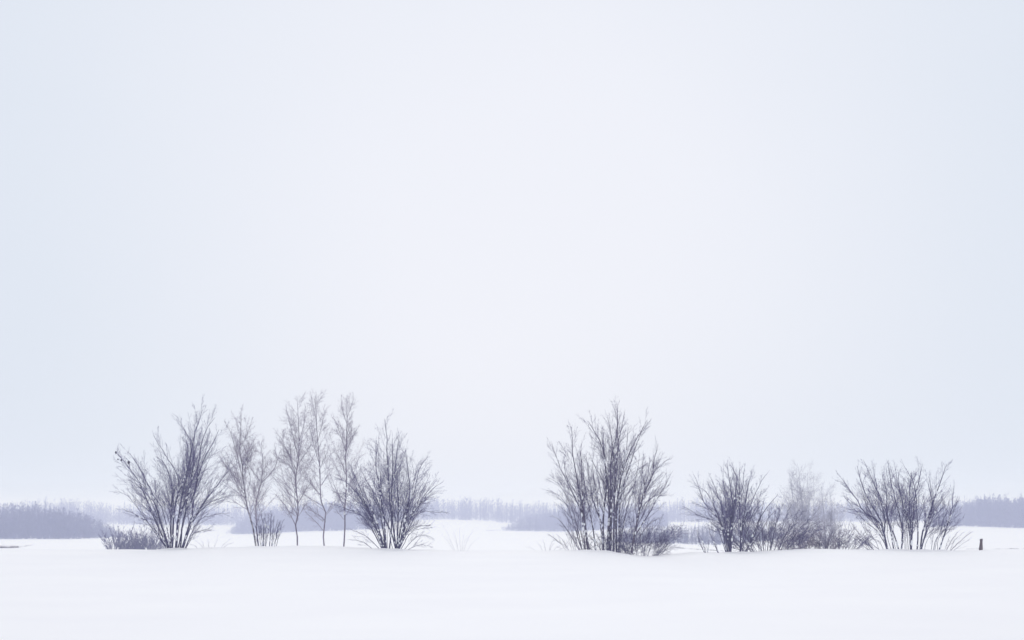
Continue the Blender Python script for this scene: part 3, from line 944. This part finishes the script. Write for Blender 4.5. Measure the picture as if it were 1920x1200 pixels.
# --- hazy bushes below the far field, near the tall fan-shaped shrub
GT = 'hazy low bushes on the far slope beside the tall fan-shaped shrub'
for (bx, top, w, lab) in ((226, 988, 30, 'hazy blue bush, the tallest and outermost of its row beside the tall fan-shaped shrub'),
                          (246, 999, 26, 'small hazy bush, second in its row counting toward the tall fan-shaped shrub'),
                          (266, 990, 26, 'hazy pointed bush, third in its row counting toward the tall fan-shaped shrub'),
                          (287, 995, 32, 'hazy bush showing right behind the lowest branches of the tall fan-shaped shrub')):
    plant('bush', lab, 'bush', (bx, 1036), 215.0, fan(bx, 1036, w * 1.15, (1036 - top) * 0.98, 26, 0.34, 0.6), DARK, depth=1.2, group=GT,
          r0=0.022, lrefs=(0.6, 0.25), tw=(13, 8, 5), nclump=0, tmin=0.05, lens=(0.36, 0.45, 0.5), ang=34, rmin=0.011)

# --- faint dry weeds poking out of the snow
GW = 'faint dry weeds on the snow ridge'
plant('weed', 'faint thin weed stalks alone in the wide snowy gap', 'weed', (862, 1034), 87.0, fan(862, 1034, 34, 44, 9, 0.5, 0.3), RIME, depth=0.3, group=GW,
      r0=0.006, rtip=0.002, tw=(4, 3, 2), nclump=0, rmin=0.0016, lrefs=(0.3, 0.12), lens=(0.25, 0.4, 0.4))
plant('weed', 'faint frosted weed stalks near the foot of the leaning outer stems', 'weed', (1024, 1034), 87.0, fan(1024, 1034, 40, 24, 6, 0.8, 0.35), RIME, depth=0.4, group=GW,
      r0=0.009, rtip=0.003, tw=(5, 3, 2), nclump=0, rmin=0.002, lrefs=(0.3, 0.12), lens=(0.3, 0.4, 0.4))
plant('weed', 'low faint weeds under the outer branches of the tall fan-shaped shrub', 'weed', (392, 1029), 87.5, fan(392, 1029, 44, 20, 7, 0.9, 0.5), RIME, depth=0.4, group=GW,
      r0=0.010, rtip=0.004, tw=(5, 4, 2), nclump=0, rmin=0.002, lrefs=(0.3, 0.12), lens=(0.3, 0.4, 0.4))

grass('strip of grass blades drawn as the shadow of the snow bank below the tapering wood', [(-70, 1026.5, 1.0), (20, 1026.8, 1.0), (40, 1026, 0.8), (55, 1023.5, 0.5), (70, 1020.5, 0.15)], 260.0, 2200, 0.30)  # blades added along the bank's shadow, their colour giving its shade
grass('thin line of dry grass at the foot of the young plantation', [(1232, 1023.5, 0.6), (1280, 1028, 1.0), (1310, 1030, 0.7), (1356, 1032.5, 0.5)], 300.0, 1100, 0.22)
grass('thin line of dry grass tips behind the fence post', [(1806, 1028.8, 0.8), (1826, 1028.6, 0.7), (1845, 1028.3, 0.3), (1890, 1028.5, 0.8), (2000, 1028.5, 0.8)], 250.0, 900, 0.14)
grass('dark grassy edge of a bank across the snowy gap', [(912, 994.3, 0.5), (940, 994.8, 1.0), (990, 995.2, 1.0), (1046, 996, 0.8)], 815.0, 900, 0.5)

# --- fence post
pz = at(1839, 1034, 86.0)
gz = ground1(pz[0], pz[1])
base = np.array([pz[0], 86.0, gz])
top_z = at(1840.5, 1010, 86.0)
post = empty('fence_post', base, 'short weathered brown wooden post standing alone in the snow', 'post')
H = top_z[2] - gz
V, ring = [], []
prof = [(-0.3, 0.088), (0.0, 0.086), (0.10, 0.083), (0.2, 0.071), (0.34, 0.062), (H - 0.10, 0.060), (H - 0.075, 0.066), (H - 0.025, 0.062), (H, 0.038)]
for j, (h, r) in enumerate(prof):
    for i in range(10):
        a = 2 * math.pi * i / 10
        rr = r * (1 + 0.10 * math.sin(3.1 * i + 0.7 * j) * (0.6 if j in (0, 1, 8) else 1))
        V.append(base + np.array([rr * math.cos(a) + 0.075 * h, rr * math.sin(a), h + (0.018 * math.cos(a) if j == 8 else 0)]))
Q = [(j * 10 + i, j * 10 + (i + 1) % 10, (j + 1) * 10 + (i + 1) % 10, (j + 1) * 10 + i) for j in range(len(prof) - 1) for i in range(10)]
mesh_obj('shaft', V, Q, M_post, post, origin=base)
V = [base + np.array([0.050 * r * math.cos(2 * math.pi * i / 10) + 0.075 * H, 0.050 * r * math.sin(2 * math.pi * i / 10), H - 0.012 + z_]) for r, z_ in ((1.0, 0), (0.9, 0.022), (0.5, 0.034), (0.02, 0.037)) for i in range(10)]
Q = [(j * 10 + i, j * 10 + (i + 1) % 10, (j + 1) * 10 + (i + 1) % 10, (j + 1) * 10 + i) for j in range(3) for i in range(10)]
mesh_obj('snow_cap', V, Q, M_clump, post, smooth=True, origin=base)
